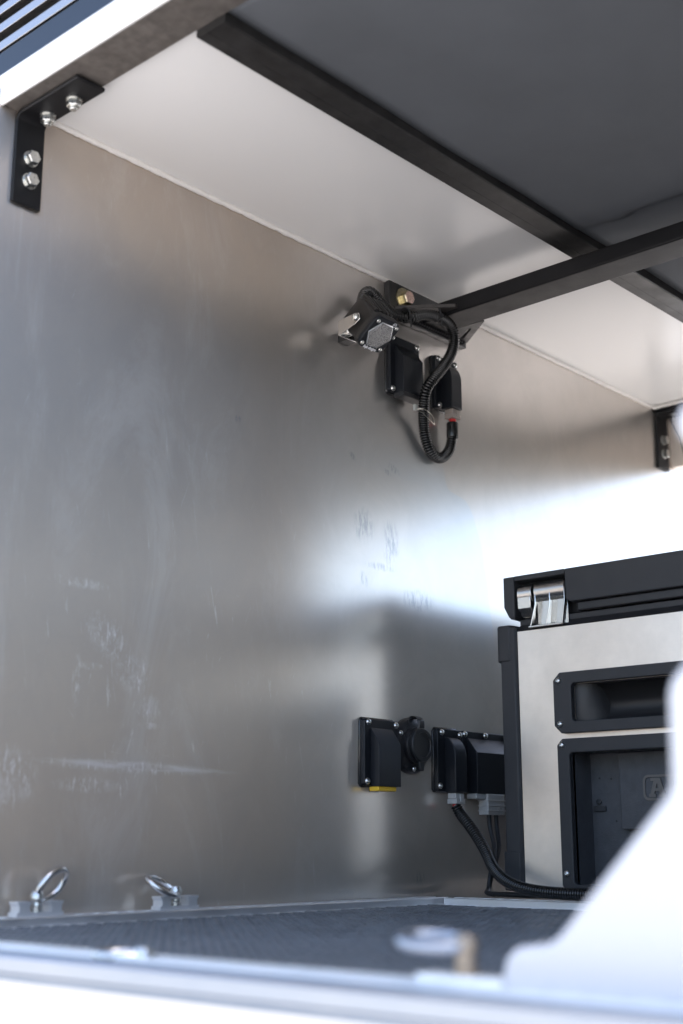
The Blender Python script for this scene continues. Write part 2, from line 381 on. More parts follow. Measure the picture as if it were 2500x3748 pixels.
# ================================================================== SETTING
struct('ground', MB().box(-600, 600, -600, 600, -1.0, -0.95), 'ground', smooth=0)
struct('tray_floor', MB().box(0.60, 2.54, -1.58, 0.02, -0.06, -0.021), 'sheet')
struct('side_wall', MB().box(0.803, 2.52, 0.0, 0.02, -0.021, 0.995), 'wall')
struct('opposite_side_wall', MB().box(0.803, 2.52, -1.58, -1.56, -0.021, 0.995), 'grey_wall')
FW = MB()
FW.box(2.50, 2.52, -1.56, 0.0, 0.862, 0.995)
struct('front_wall_lower_panel', MB().box(2.50, 2.52, -1.56, 0.0, -0.021, 0.2995), 'dark_panel')  # lower wall split off and darkened so its reflection stays dark
FW.box(2.50, 2.52, -1.56, -1.08, 0.30, 0.862)
struct('front_wall', FW, 'beige_wall')
struct('roof', MB().box(0.81, 2.52, -1.58, 0.02, 0.997, 1.02), 'roof_white')
struct('ceiling_panel', MB().box(0.812, 2.498, -0.31, -0.001, 0.983, 0.9965), 'roof_white')

# ================================================================== roof members
t_ = thing('tail_header_beam', (0.835, -0.78, 0.973), 'bare grey header beam with a white outer lip above the tail opening', 'beam')
part('underside', MB().box(0.8095, 0.866, -1.558, -0.001, 0.973, 0.982), 'header_metal', t_, 0.001)
part('outer_lip', MB().box(0.803, 0.809, -1.575, 0.018, 0.9715, 1.0155), 'roof_white', t_, 0.0028, 3)  # lighter white than the body panel, sun on the lip put into paint
t_ = thing('front_header_beam', (2.46, -0.78, 0.973), 'dark header beam along the far end of the ceiling', 'beam')
part('beam_face', MB().box(2.428, 2.499, -1.558, -0.001, 0.972, 0.9825), 'black_steel', t_, 0.001)
def bead(name, path, r, label):
    P = resample(spline(path, 4), 0.004); rr = [r*(1+0.06*math.sin(i*0.7)+random.uniform(-.10, .10)) for i in range(len(P))]
    P = [q + Vector((0, random.uniform(-.0003, .0003), random.uniform(-.0004, .0004))) for q in P]
    return tag(part(name, MB().tube(P, rr, 8), 'sealant', None, smooth=60), label, 'sealant')
bead('sealant_bead', [(0.868, -0.0025, 0.9805), (1.5, -0.0025, 0.9805), (2.426, -0.0025, 0.9805)], 0.0042, 'long pale sealant bead where the metal side wall meets the white ceiling')
bead('sealant_bead', [(2.4275, -0.004, 0.979), (2.4275, -0.3, 0.979), (2.4275, -0.9, 0.979)], 0.0042, 'pale sealant bead along the dark front header at the right')
q = MB().prism([(-0.343, 0.982), (-0.343, 0.9648), (-0.3415, 0.9632), (-0.315, 0.9632), (-0.3145, 0.9638), (-0.314, 0.9632), (-0.2975, 0.9632), (-0.296, 0.9648), (-0.296, 0.982)], 0.866, 2.427, 'x')
tag(part('roof_runner', q, 'dusty_runner', None, smooth=30), 'long black roof runner between the white ceiling and the grey fabric liner', 'roof rail')

# canvas liner with sag, puckers and a fold line
q = MB(); nx, ny = 170, 70; grid = []
for i in range(nx+1):
    row = []
    for j in range(ny+1):
        x = 0.868 + (2.426-0.868)*i/nx; y = -0.344 - 1.21*j/ny
        u = (y+0.344)/-1.21
        z = 0.978 - 0.006*math.sin(math.pi*min(1, u*4)/2)
        fold_x = 1.592 - 0.09*(u*1.21)
        d = x - fold_x
        z -= 0.009*math.exp(-max(0, -d)/0.12)*(1 if d < 0 else 0)*min(1, u*14+0.15)
        z += 0.0010*math.sin(x*19+2*y)*math.exp(-u*3) + 0.0006*math.sin(y*31+x*7)
        z -= 0.0035*math.exp(-((x-1.72+0.25*u)/0.05)**2)*min(1, u*8)
        row.append(q.bm.verts.new((x, y, z)))
    grid.append(row)
for i in range(nx):
    for j in range(ny): q.bm.faces.new((grid[i][j], grid[i+1][j], grid[i+1][j+1], grid[i][j+1]))
lin = part('roof_liner', q, 'fabric', None, smooth=60)
sol = lin.modifiers.new('thickness', 'SOLIDIFY'); sol.thickness = 0.0015
tag(lin, 'dark grey fabric liner sagging between the black roof runner and the frame', 'fabric liner')

# ribbed black roof-edge extrusion; sky sheen and groove shade put into its colours
rb = thing('ribbed_roof_extrusion', (0.85, -0.6, 1.021), 'dark ribbed metal extrusion above the white lip in the top left corner', 'roof rack')
part('base_rail', MB().prism([(0.829, 1.0205), (0.829, 1.046), (0.8275, 1.0765), (0.8305, 1.0785), (0.90, 1.0785), (0.90, 1.0205)], 0.4, -1.55, 'y'), 'rail_navy', rb, 0.001)
z = 1.079
for k in range(7):
    part('rib', MB().prism([(0.826, z+0.0005), (0.829, z+0.017), (0.8445, z+0.0175), (0.8445, z+0.0005)], 0.4, -1.55, 'y'), 'rib', rb, 0.0005)
    z += 0.0283
part('back_web', MB().box(0.845, 0.90, -1.55, 0.4, 1.0787, z), 'rib_dark', rb)

# cross beam with wall plate and gussets
cb = thing('cross_beam', (1.653, -0.006, 0.918), 'black square-tube cross beam bolted to the metal wall below the ceiling', 'beam')
part('tube', MB().box(1.624, 1.683, -1.55, -0.0122, 0.925, 0.952), 'black_steel', cb, 0.0028, 3)
part('wall_plate', MB().box(1.543, 1.751, -0.012, -0.0005, 0.917, 0.9785), 'black_plate', cb, 0.0012)
gl = part('gusset', MB().prism([(1.557, -0.0122), (1.6238, -0.0122), (1.6238, -0.090), (1.617, -0.090)], 0.931, 0.937, 'z'), 'gusset', cb, 0.0006)  # left gusset greyer than the right one: lit edge put into the colour
outer = [(1.6832, -0.0122), (1.7465, -0.0122), (1.7465, -0.018), (1.688, -0.097), (1.6832, -0.097), (1.6832, -0.05)]
inner = [(1.7215, -0.0205), (1.7265, -0.0235), (1.7245, -0.0275), (1.7005, -0.0605), (1.6965, -0.0605), (1.6975, -0.0565)]
part('gusset', MB().ring(outer, inner, 0.9252, 0.9312, 'z'), 'black_plate', cb, 0.0005)
q = MB()
for k in range(26):
    x = 1.585 + k*0.0061
    q.lathe([(0.0005, -0.003), (0.0034, -0.0018), (0.0042, 0.0), (0.0030, 0.0022), (0.0005, 0.003)], (x, -0.0145, 0.9235), (1, 0.1, 0.05), 10)
part('weld_bead', q, 'black_steel', cb, smooth=60)
q = MB(); q.lathe([(0.0195, 0), (0.0195, 0.0016), (0.0175, 0.0022)], (1.579, -0.0122, 0.9545), (0, -1, 0), 28)
wsh = part('washer', q, 'yellow_zinc', cb)
q = MB(); q.lathe([(0.0125, 0.0022), (0.0128, 0.003), (0.0128, 0.0125), (0.0118, 0.0140)], (1.579, -0.0122, 0.9545), (0, -1, 0), 6, phase=0.2)
bl = part('bolt', q, 'yellow_zinc', cb, smooth=20)
q = MB(); q.lathe([(0.0108, 0.0139), (0.0104, 0.0146), (0.004, 0.0147)], (1.579, -0.0122, 0.9545), (0, -1, 0), 24)
part('bolt_face', q, 'bolt_face', bl)

# corner brackets: bent plate, two bolts on the wall and two nuts under the header
def corner_bracket(x0, x1, label):
    t = thing('corner_bracket', ((x0+x1)/2, -0.001, 0.85), label, 'bracket', 'black corner brackets under the headers')
    th = 0.0055; r = 0.012; zt = 0.9715; L = 0.128; pr = []
    out = [(-0.0008, 0.848)]
    for k in range(7):
        a = R(90*k/6); out.append((-0.0008 - r + r*math.cos(a), zt - r + r*math.sin(a)))
    out.append((-L, zt))
    ri = r - th; inn = [(-L, zt-th)]
    for k in range(7):
        a = R(90 - 90*k/6); inn.append((-0.0008 - r + ri*math.cos(a), zt - r + ri*math.sin(a)))
    inn.append((-0.0008-th, 0.848))
    part('plate', MB().prism(out + inn, x0, x1, 'x'), 'black_steel', t, 0.0016, 2)
    o0 = t.location
    for zz in (0.9125, 0.8818): link('bolt', ME_BOLT, t, Vector(((x0+x1)/2+0.0015, -0.0063, zz)) - o0, NEG_Y)
    for yy in (-0.032, -0.086): link('nut', ME_NUT, t, Vector(((x0+x1)/2+0.006, yy, zt-th)) - o0, DOWN)
    return t
q = MB(); q.lathe([(0.0102, 0), (0.0102, 0.0015), (0.0088, 0.0017), (0.0088, 0.003)], (0, 0, 0), (0, 0, 1), 20)
q.lathe([(0.0086, 0.0031), (0.009, 0.0038), (0.009, 0.0095), (0.0082, 0.0105)], (0, 0, 0), (0, 0, 1), 6)
q.lathe([(0.0050, 0.0105), (0.0050, 0.0135), (0.0042, 0.0145)], (0, 0, 0), (0, 0, 1), 14)
ME_NUT = q.mesh('nut', 'bolt', 25)
corner_bracket(0.8255, 0.868, 'black bent corner bracket with four bolts under the grey tail header, top left')
corner_bracket(2.433, 2.479, 'black bent corner bracket in the far right corner behind the cooler')
q = MB().tube([(2.494, -0.006, 0.97), (2.494, -0.026, 0.925), (2.494, -0.034, 0.885), (2.494, -0.036, 0.864)], 0.0012, 8)
tag(part('corner_wire', q, 'rubber', None, smooth=60), 'thin dark wire hanging beside the far right corner bracket', 'wire')

# ================================================================== work light
lc = Vector((1.4295, -0.085, 0.828)); ln = Vector((0, -0.607, -0.795)).normalized(); lu = Vector((1, 0, 0)); lb = ln.cross(lu).normalized()
if lb.z < 0: lb = -lb
LM = basis(lu, lu.cross(ln) * -1, ln, lc)
if LM.to_3x3().determinant() < 0: LM = basis(lu, lu.cross(ln), ln, lc)
LV = Vector((LM[0][1], LM[1][1], LM[2][1]))
up_s = 1 if LV.z > 0 else -1
wl = thing('work_light', (1.45, -0.002, 0.85), 'black pod work light with a hexagonal fluted lens on a steel bracket', 'work light')
def lpart(name, mb, m, parent=wl, bevel=0.0, smooth=35):
    me = mb.mesh(name, m, smooth); me.transform(LM); me.transform(Matrix.Translation(-origin_of(parent)))
    o = link(name, me, parent)
    if bevel:
        b_ = o.modifiers.new('bevel', 'BEVEL'); b_.width = bevel; b_.segments = 2; b_.limit_method = 'ANGLE'; b_.angle_limit = R(40)
    return o
def loft(mb, loops):
    V = [[mb.bm.verts.new(p_) for p_ in L] for L in loops]
    for A, B in zip(V, V[1:]):
        n = len(A)
        for i in range(n): mb.bm.faces.new((A[i], A[(i+1) % n], B[(i+1) % n], B[i]))
    mb.bm.faces.new(V[0][::-1]); mb.bm.faces.new(V[-1])
    return mb
def sq(h, r, z_, oy=0): return [(x, y+oy, z_) for x, y in rrect(0, 0, h, h, r, 6)]
body = loft(MB(), [sq(0.0285, 0.012, -0.0045), sq(0.0290, 0.012, -0.009), sq(0.0286, 0.012, -0.014), sq(0.0265, 0.009, -0.0175), sq(0.0268, 0.006, -0.030), sq(0.0262, 0.005, -0.048), sq(0.0215, 0.004, -0.060)])
lpart('body', body, 'lamp_black')
S = up_s
q = MB()
for k in range(5):
    x = -0.018 + 0.009*k
    y0, y1 = (0.0230, 0.0305) if S > 0 else (-0.0305, -0.0230)
    q.box(x-0.0022, x+0.0022, y0, y1, -0.058, -0.0195)
lpart('heat_fins', q, 'lamp_black', bevel=0.0008)
q = MB()
for k in range(4):
    x = -0.0135 + 0.009*k
    q.box(x-0.0018, x+0.0018, *((0.0268, 0.0280) if S > 0 else (-0.0280, -0.0268)), -0.052, -0.0215)
lpart('slot', q, 'rib_dark')  # dark raised strips: shade of the fin gaps put into colour
lpart('bezel', loft(MB(), [sq(0.0283, 0.012, -0.0044), sq(0.0283, 0.012, 0.0), sq(0.0272, 0.011, 0.0012)]), 'box_black')
hx = lambda k_, z_: [(x*k_, y*k_, z_) for x, y in ((-0.0122, 0.0222), (0.0122, 0.0222), (0.0255, 0.0), (0.0122, -0.0212), (-0.0122, -0.0212), (-0.0255, 0.0))]
lpart('lens_rim', loft(MB(), [hx(0.98, 0.0010), hx(0.98, 0.0024), hx(0.94, 0.0030)]), 'alum_bright')
lpart('lens', loft(MB(), [hx(0.92, 0.0020), hx(0.92, 0.0036), hx(0.86, 0.0048)]), 'lens', smooth=20)
h_ = 0.0417/2
for sx in (-1, 1):
    for sy in (-1, 1):
        o = bpy.data.objects.new('screw', ME_SCREW_SM); C.objects.link(o); o.parent = wl
        mm = LM.copy(); mm.translation = LM @ Vector((sx*h_, sy*h_, 0.0012)) - wl.location; o.matrix_local = mm
me = text_mesh('baja designs', 0.0072, 0.0002, 'print_white', 0.25, 0.00018, 0.86)
if S < 0: me.transform(Matrix.Rotation(math.pi, 4, 'Z'))
me.transform(Matrix.Translation((0, -0.0248*S, 0.0015))); me.transform(LM); me.transform(Matrix.Translation(-wl.location))
link('lettering', me, wl)
q = MB(); q.ring([(x+0.0135, y+0.0245*S) for x, y in hexpts(0.0040)], [(x+0.0135, y+0.0245*S) for x, y in hexpts(0.0034)], 0.0012, 0.0016, 'z')
for dy in (-0.0012, 0.0004): q.prism([(0.0117, 0.0245*S+dy), (0.0147, 0.0245*S+dy+0.0008), (0.0151, 0.0245*S+dy+0.0016), (0.0121, 0.0245*S+dy+0.0008)], 0.0012, 0.0016, 'z')
lpart('emblem', q, 'print_white', smooth=0)
# steel bracket: base on the wall, two arms to the pivots
br = part('mounting_bracket', MB().box(1.3980, 1.4610, -0.0320, -0.0297, 0.8325, 0.8560), 'cast', wl, 0.0006)
part('stand_off', MB().box(1.430, 1.452, -0.0296, -0.0005, 0.8380, 0.8550), 'black_plate', wl, 0.001)
pv = lc + ln*(-0.030)
for sx in (-1, 1):
    xa = 1.3980 if sx < 0 else 1.4610
    px = lc.x + sx*0.0318
    Q = [(-0.0298, 0.8325), (-0.0298, 0.8560), (pv.y+0.004, pv.z+0.008), (pv.y-0.006, pv.z+0.006), (pv.y-0.008, pv.z-0.004), (pv.y+0.002, pv.z-0.010)]
    q = MB(); A = [q.bm.verts.new((xa + (px-xa)*min(1, max(0, (-y-0.03)/0.03)), y, z)) for y, z in Q]; B = [q.bm.verts.new((xa + (px-xa)*min(1, max(0, (-y-0.03)/0.03)) + sx*-0.0022, y, z)) for y, z in Q]
    q.bm.faces.new(A); q.bm.faces.new(B[::-1])
    for i in range(6): q.bm.faces.new((A[i], B[i], B[(i+1) % 6], A[(i+1) % 6]))
    part('bracket_arm', q, 'cast', br, 0.0005)
    o = link('pivot_bolt', ME_SCREW_BIG, wl, Vector((px + sx*0.0006, pv.y, pv.z)) - wl.location, face_rot((sx, 0, 0)))
for xx, zz in ((1.4090, 0.8395), (1.4205, 0.8425)):
    link('bolt', ME_BOLT, wl, Vector((xx, -0.0321, zz)) - wl.location, NEG_Y).scale = (0.55, 0.55, 1.1)

# ================================================================== wall boxes
def wall_box(label, x0, x1, z0, z1, hx0, hx1, hz1, yf, style, screws, cat='junction box', gasket=True):
    t = thing('connector_housing', ((x0+x1)/2, 0, z0), label, cat, 'black connector housings on the side wall')
    part('base_plate', MB().prism(crect(x0, x1, z0, z1, 0.003), -0.0035, -0.012, 'y'), 'box_black', t, 0.0012)
    if gasket:
        P = []
        for x, z in rrect((x0+x1)/2, (z0+z1)/2, (x1-x0)/2-0.0005, (z1-z0)/2-0.0005, 0.004, 2): P.append((x+random.uniform(-.001, .001), -0.002, z+random.uniform(-.001, .001)))
        part('gasket', MB().tube(P, [0.0026*random.uniform(.8, 1.35) for _ in P], 8, True), 'silicone', t, smooth=60)
    hb = z0 - 0.001; pr = [(-0.0121, hb), (-0.0121, hz1)]
    if style == 'slope': pr += [(-0.0135, hz1-0.0005), (yf, hz1-0.0235), (yf, hb)]
    else:
        for k in range(1, 9):
            a = R(90*k/8); pr.append((-0.0121 + (yf+0.0121)*math.sin(a), hz1 - 0.032*(1-math.cos(a))))
        pr += [(yf, hb)]
    part('housing', MB().prism(pr, hx0, hx1, 'x'), 'box_black', t, 0.0016, 3)
    for x, z in screws: link('screw', ME_SCREW, t, Vector((x, -0.012, z)) - t.location, NEG_Y)
    return t
b1 = wall_box('black sloped housing on the wall right below the work light', 1.543, 1.619, 0.786, 0.884, 1.5545, 1.606, 0.869, -0.030, 'slope', [(1.549, 0.791), (1.6125, 0.878), (1.549, 0.879), (1.6125, 0.791)])
part('bottom_cap', MB().prism([(-0.010, 0.777), (-0.010, 0.7845), (-0.0305, 0.7845), (-0.0305, 0.777)], 1.554, 1.6065, 'x'), 'plastic_dark', b1, 0.0008)
b2 = wall_box('narrow black round-topped housing on the wall behind the looping conduit', 1.6605, 1.7225, 0.788, 0.881, 1.677, 1.706, 0.868, -0.034, 'round', [(1.670, 0.8765), (1.7165, 0.8765), (1.6715, 0.7934), (1.7165, 0.7934)])
def dt_connector(t, cx, zt_, m, yc):
    c_ = part('connector', MB().box(cx-0.0105, cx+0.0105, yc-0.008, yc+0.008, zt_-0.009, zt_-0.0005), m, t, 0.0008)
    part('collar', MB().box(cx-0.0115, cx+0.0115, yc-0.0095, yc+0.0085, zt_-0.017, zt_-0.0092), m, c_, 0.0008)
    part('latch', MB().box(cx-0.0015, cx+0.006, yc-0.0108, yc-0.0082, zt_-0.014, zt_-0.002), m, c_, 0.0006)
    q = MB().lathe([(0.006, 0), (0.006, 0.004), (0.004, 0.006)], (cx, yc, zt_-0.0165), (0, 0, -1), 14)
    part('seal', q, 'red', c_)
dt_connector(b2, 1.6935, 0.7875, 'conn_tan', -0.022)
b3 = wall_box('black sloped housing with a yellow plug under it, leftmost of the lower row', 1.476, 1.5545, 0.160, 0.2575, 1.489, 1.5385, 0.2445, -0.0295, 'slope', [(1.4846, 0.2525), (1.548, 0.251), (1.4818, 0.1664), (1.548, 0.1664)])
part('yellow_plug', MB().box(1.4905, 1.531, -0.0265, -0.008, 0.1525, 0.1588), 'yellow', b3, 0.001)
b4 = wall_box('narrow black round-topped housing beside the round socket in the lower row', 1.650, 1.7125, 0.156, 0.2535, 1.667, 1.696, 0.2405, -0.034, 'round', [(1.6606, 0.2477), (1.7077, 0.2456), (1.6545, 0.1649)])
dt_connector(b4, 1.6815, 0.1545, 'conn_grey', -0.022)
b5 = wall_box('wide black sloped housing half hidden behind the cooler edge', 1.7145, 1.85, 0.156, 0.2535, 1.727, 1.838, 0.2425, -0.0315, 'slope', [(1.7207, 0.2482), (1.7767, 0.2486), (1.833, 0.2486)], gasket=False)
part('socket_insert', MB().box(1.7255, 1.776, -0.029, -0.010, 0.1465, 0.1545), 'conn_grey', b5, 0.001)

# grey two-pole plug below the wide housing
t_ = thing('power_plug', (1.772, -0.024, 0.122), 'grey ribbed two-pole power plug hanging under the wide housing', 'plug')
pb = part('plug_body', MB().box(1.752, 1.797, -0.0325, -0.0135, 0.122, 0.1545), 'conn_grey', t_, 0.0012)
for zz in (0.1285, 0.1365, 0.1445): part('rib', MB().box(1.7508, 1.7985, -0.0338, -0.0125, zz-0.0009, zz+0.0009), 'conn_grey', pb, 0.0004)
q = MB(); q.lathe([(0.0058, 0), (0.0058, 0.0006), (0.0046, 0.0006), (0.0046, 0)], (1.7845, -0.0326, 0.129), (0, -1, 0), 20, False); part('moulded_mark', q, 'conn_grey', pb)
def lead(pts, r, label):
    return tag(part('power_lead', MB().tube(spline(pts, 8), r, 10), 'rubber', None, smooth=60), label, 'cable', 'black leads of the grey power plug')
lead([(1.7655, -0.024, 0.123), (1.766, -0.025, 0.103), (1.760, -0.036, 0.074), (1.742, -0.048, 0.052), (1.727, -0.051, 0.030), (1.716, -0.055, 0.008), (1.690, -0.075, 0.0042), (1.668, -0.13, 0.0042), (1.655, -0.22, 0.0042), (1.648, -0.36, 0.0042)], 0.0036, 'left black lead running from the grey plug down to the floor')
lead([(1.784, -0.024, 0.123), (1.783, -0.026, 0.103), (1.772, -0.037, 0.074), (1.752, -0.045, 0.052), (1.738, -0.046, 0.030), (1.728, -0.047, 0.010), (1.700, -0.066, 0.0042), (1.678, -0.125, 0.0042), (1.664, -0.22, 0.0042), (1.656, -0.36, 0.0042)], 0.0036, 'right black lead running from the grey plug down to the floor')

# round socket with rubber cap
sk = thing('round_power_socket', (1.593, 0, 0.223), 'round black power socket with its rubber cap closed between two housings', 'socket')
sc0 = (1.593, -0.0005, 0.2235)
part('flange', MB().lathe([(0.043, 0), (0.043, 0.004), (0.0405, 0.0075), (0.034, 0.0105), (0.030, 0.0115)], sc0, (0, -1, 0), 40), 'plastic_dark', sk)
part('collar', MB().lathe([(0.0275, 0.010), (0.0275, 0.018), (0.0255, 0.0195)], sc0, (0, -1, 0), 36), 'plastic_dark', sk)
cp = part('cap', MB().lathe([(0.0245, 0.0195), (0.0258, 0.021), (0.0258, 0.0265), (0.0242, 0.0282), (0.0192, 0.0282), (0.0185, 0.0268), (0.001, 0.0268)], sc0, (0, -1, 0), 36), 'rubber', sk)
part('pull_tab', MB().prism([(1.5855, 0.2015), (1.6005, 0.2015), (1.5985, 0.1925), (1.5975, 0.1845), (1.5885, 0.1845), (1.5875, 0.1925)], -0.0215, -0.0265, 'y'), 'rubber', cp, 0.0012)
P = [(1.593, -0.0235, 0.2475), (1.593, -0.0245, 0.2560), (1.593, -0.0225, 0.2640), (1.593, -0.014, 0.2672), (1.593, -0.008, 0.2655)]
q = MB(); P = spline(P, 5)
A = []
for v_ in P:
    A.append([q.bm.verts.new(v_ + Vector((dx, 0, 0)) + Vector((0, dy, dy*0.6))) for dx, dy in ((-0.0075, 0), (-0.0058, -0.0028), (0.0058, -0.0028), (0.0075, 0), (0.0058, 0.002), (-0.0058, 0.002))])
for a_, b_ in zip(A, A[1:]):
    for i in range(6): q.bm.faces.new((a_[i], a_[(i+1) % 6], b_[(i+1) % 6], b_[i]))
q.bm.faces.new(A[0]); q.bm.faces.new(A[-1][::-1])
part('strap', q, 'rubber', cp, smooth=50)
for a in (150, 30, 270):
    link('screw', ME_SCREW, sk, Vector((sc0[0]+0.035*math.cos(R(a)), -0.0095, sc0[2]+0.035*math.sin(R(a)))) - sk.location, NEG_Y).scale = (.85, .85, .85)
for a in (105, 60, 195, 345, 300, 240):
    d_ = Vector((math.cos(R(a)), 0, math.sin(R(a)))); n_ = Vector((-d_.z, 0, d_.x)); c0 = Vector(sc0)
    q = MB(); pts = [c0+d_*0.0285+n_*0.0025, c0+d_*0.0405+n_*0.0025, c0+d_*0.0405-n_*0.0025, c0+d_*0.0285-n_*0.0025]
    A = [q.bm.verts.new(v_+Vector((0, -0.006, 0))) for v_ in pts]; B = [q.bm.verts.new(v_+Vector((0, -0.0115 if i in (0, 3) else -0.0095, 0))) for i, v_ in enumerate(pts)]
    q.bm.faces.new(A[::-1]); q.bm.faces.new(B)
    for i in range(4): q.bm.faces.new((A[i], A[(i+1) % 4], B[(i+1) % 4], B[i]))
    part('rib', q, 'plastic_dark', sk, 0.0006)

# ================================================================== conduits
def conduit(pts, r, pitch, label, split=None):
    P = resample(spline(pts, 24), pitch/6.0); rr = []
    for i in range(len(P)):
        ph = (i % 6); rr.append(r*(1.0 if ph in (0, 1, 2) else (0.86 if ph in (3, 5) else 0.68)))
    return tag(part('cable_conduit', MB().tube(P, rr, 16), 'conduit', None, smooth=75), label, 'conduit', 'black corrugated cable conduits')
conduit([(1.440, -0.042, 0.885), (1.4535, -0.030, 0.904), (1.462, -0.028, 0.9215), (1.4726, -0.029, 0.929), (1.484, -0.030, 0.9264), (1.505, -0.030, 0.9165), (1.5275, -0.031, 0.9080), (1.545, -0.040, 0.9050), (1.556, -0.049, 0.9065), (1.5814, -0.055, 0.9160), (1.6027, -0.06, 0.9185), (1.6246, -0.063, 0.9178), (1.6437, -0.063, 0.9081), (1.6528, -0.06, 0.8904), (1.6483, -0.056, 0.867), (1.6314, -0.052, 0.8403), (1.6053, -0.05, 0.811), (1.5965, -0.043, 0.7924), (1.6034, -0.033, 0.7741), (1.6192, -0.019, 0.7474), (1.6284, -0.014, 0.7281), (1.6412, -0.0125, 0.7088), (1.66, -0.0125, 0.699), (1.6765, -0.0135, 0.7028), (1.6916, -0.016, 0.7193), (1.6944, -0.02, 0.7421), (1.6937, -0.022, 0.766)],
        0.0092, 0.0042, 'black corrugated conduit looping from the work light down the wall and back up')
conduit([(1.6815, -0.022, 0.1345), (1.683, -0.030, 0.121), (1.680, -0.048, 0.1045), (1.676, -0.068, 0.0835), (1.668, -0.088, 0.063), (1.655, -0.108, 0.044), (1.640, -0.135, 0.029), (1.630, -0.170, 0.0175), (1.626, -0.215, 0.0115), (1.624, -0.28, 0.0095), (1.622, -0.40, 0.0092)],
        0.0087, 0.0042, 'black corrugated conduit dropping from the lower row across the front of the cooler')
q = MB().lathe([(0.0096, 0), (0.0099, 0.001), (0.0099, 0.024), (0.0094, 0.026)], (1.6915, -0.0225, 0.738), (0.05, 0.02, 1), 20)
tag(part('tape_wrap', q, 'conduit', None), 'glossy black tape wrap on the conduit below the tan connector', 'tape')
def zip_tie(c, ax, label):
    t = thing('cable_tie', c, label, 'cable tie', 'black cable ties under the cross beam plate')
    ax = Vector(ax).normalized(); u = Vector((0, -1, 0)); v_ = ax.cross(u).normalized()
    P = [Vector(c) + u*(0.0100*math.cos(a)) + v_*((0.0155 if math.sin(a)*v_.z > 0 else 0.0095)*math.sin(a)) for a in [2*math.pi*k/28 for k in range(28)]]
    part('loop', MB().tube(P, 0.0014, 8, True), 'rubber', t, smooth=60)
    part('head', MB().box(c[0]-0.0028, c[0]+0.0028, c[1]-0.0135, c[1]-0.0085, c[2]-0.006, c[2]+0.001), 'rubber', t, 0.0006)
    part('tail', MB().box(c[0]-0.0014, c[0]+0.0014, c[1]-0.0118, c[1]-0.0106, c[2]-0.021, c[2]-0.006), 'rubber', t)
zip_tie((1.541, -0.047, 0.9025), (1, 0, 0.2), 'left black cable tie holding the conduit under the cross beam plate')
zip_tie((1.604, -0.060, 0.9195), (1, 0, 0.05), 'right black cable tie holding the conduit near the cross beam corner')
# wire seal hanging from the upper housing
ws = thing('wire_seal', (1.585, -0.03, 0.765), 'small clear clip with a thin wire loop round the conduit', 'wire seal')
part('clip', MB().box(1.5800, 1.5865, -0.033, -0.028, 0.7575, 0.7675), 'tape', ws, 0.0006)
part('wire', MB().tube(spline([(1.582, -0.0335, 0.758), (1.5916, -0.038, 0.7543), (1.6025, -0.04, 0.7479), (1.6175, -0.039, 0.7429), (1.6256, -0.036, 0.7429), (1.6231, -0.038, 0.7456), (1.612, -0.042, 0.7537), (1.5926, -0.042, 0.7592), (1.585, -0.033, 0.76)], 6), 0.0006, 6), 'wire', ws, smooth=60)

# ================================================================== floor tracks, mat, rings
def scalloped_track(name, length, label, origin, ang, group='aluminium tie-down tracks', m='alum'):
    """runs along local +X, width centred on local Y, top at z=0"""
    q = MB(); wd, hgt, slot, rad, pit_ = 0.0185, 0.0125, 0.0055, 0.0098, 0.0254
    n = int(length/pit_*10); xs = [length*i/n for i in range(n+1)]
    def inner(x):
        d = (x % pit_) - pit_/2; return max(slot, math.sqrt(max(0, rad*rad-d*d)))
    for s_ in (1, -1):
        prev = None
        for x in xs:
            i_ = inner(x)
            c_ = [q.bm.verts.new((x, s_*i_, 0)), q.bm.verts.new((x, s_*(wd-0.001), 0)), q.bm.verts.new((x, s_*wd, -0.001)), q.bm.verts.new((x, s_*wd, -0.009)), q.bm.verts.new((x, s_*(wd+0.004), -0.0105)), q.bm.verts.new((x, s_*(wd+0.004), -hgt)), q.bm.verts.new((x, s_*i_, -hgt))]
            if prev:
                m_ = len(c_)
                for k in range(m_): q.bm.faces.new((prev[k], prev[(k+1) % m_], c_[(k+1) % m_], c_[k]))
            else: q.bm.faces.new(c_)
            prev = c_
        q.bm.faces.new(prev[::-1])
    me = q.mesh(name, m, 30)
    t = thing(name, origin, label, 'track', group, (0, 0, ang))
    link('rail', me, t)
    q = MB().box(0, length, -0.0182, 0.0182, -0.0155, -0.0128); link('base', q.mesh('base', 'alum'), t)
    return t
scalloped_track('floor_track', 0.96, 'aluminium tie-down track running along the foot of the side wall', (0.672, -0.0235, 0), 0)
scalloped_track('floor_track', 1.30, 'aluminium tie-down track across the floor in front of the cooler', (1.622, -0.055, 0), R(-90))
# tail sill
t_ = thing('tail_sill', (0.635, -0.78, -0.08), 'bright out-of-focus aluminium sill across the bottom of the picture', 'sill')
part('sill_extrusion', MB().prism([(0.671, -0.0175), (0.671, -0.0165), (0.6695, -0.016), (0.6255, -0.016), (0.6255, -0.003), (0.622, -0.002), (0.604, -0.002), (0.601, -0.004), (0.601, -0.0145), (0.6045, -0.017), (0.6045, -0.022), (0.601, -0.0245), (0.601, -0.09), (0.606, -0.09), (0.606, -0.0615), (0.671, -0.0615)], -1.56, 0.02, 'y'), 'alum_sill', t_, smooth=30)
scalloped_track('floor_track', 1.50, 'blurred aluminium tie-down track along the top of the near sill', (0.6485, -0.022, -0.0002), R(-90))

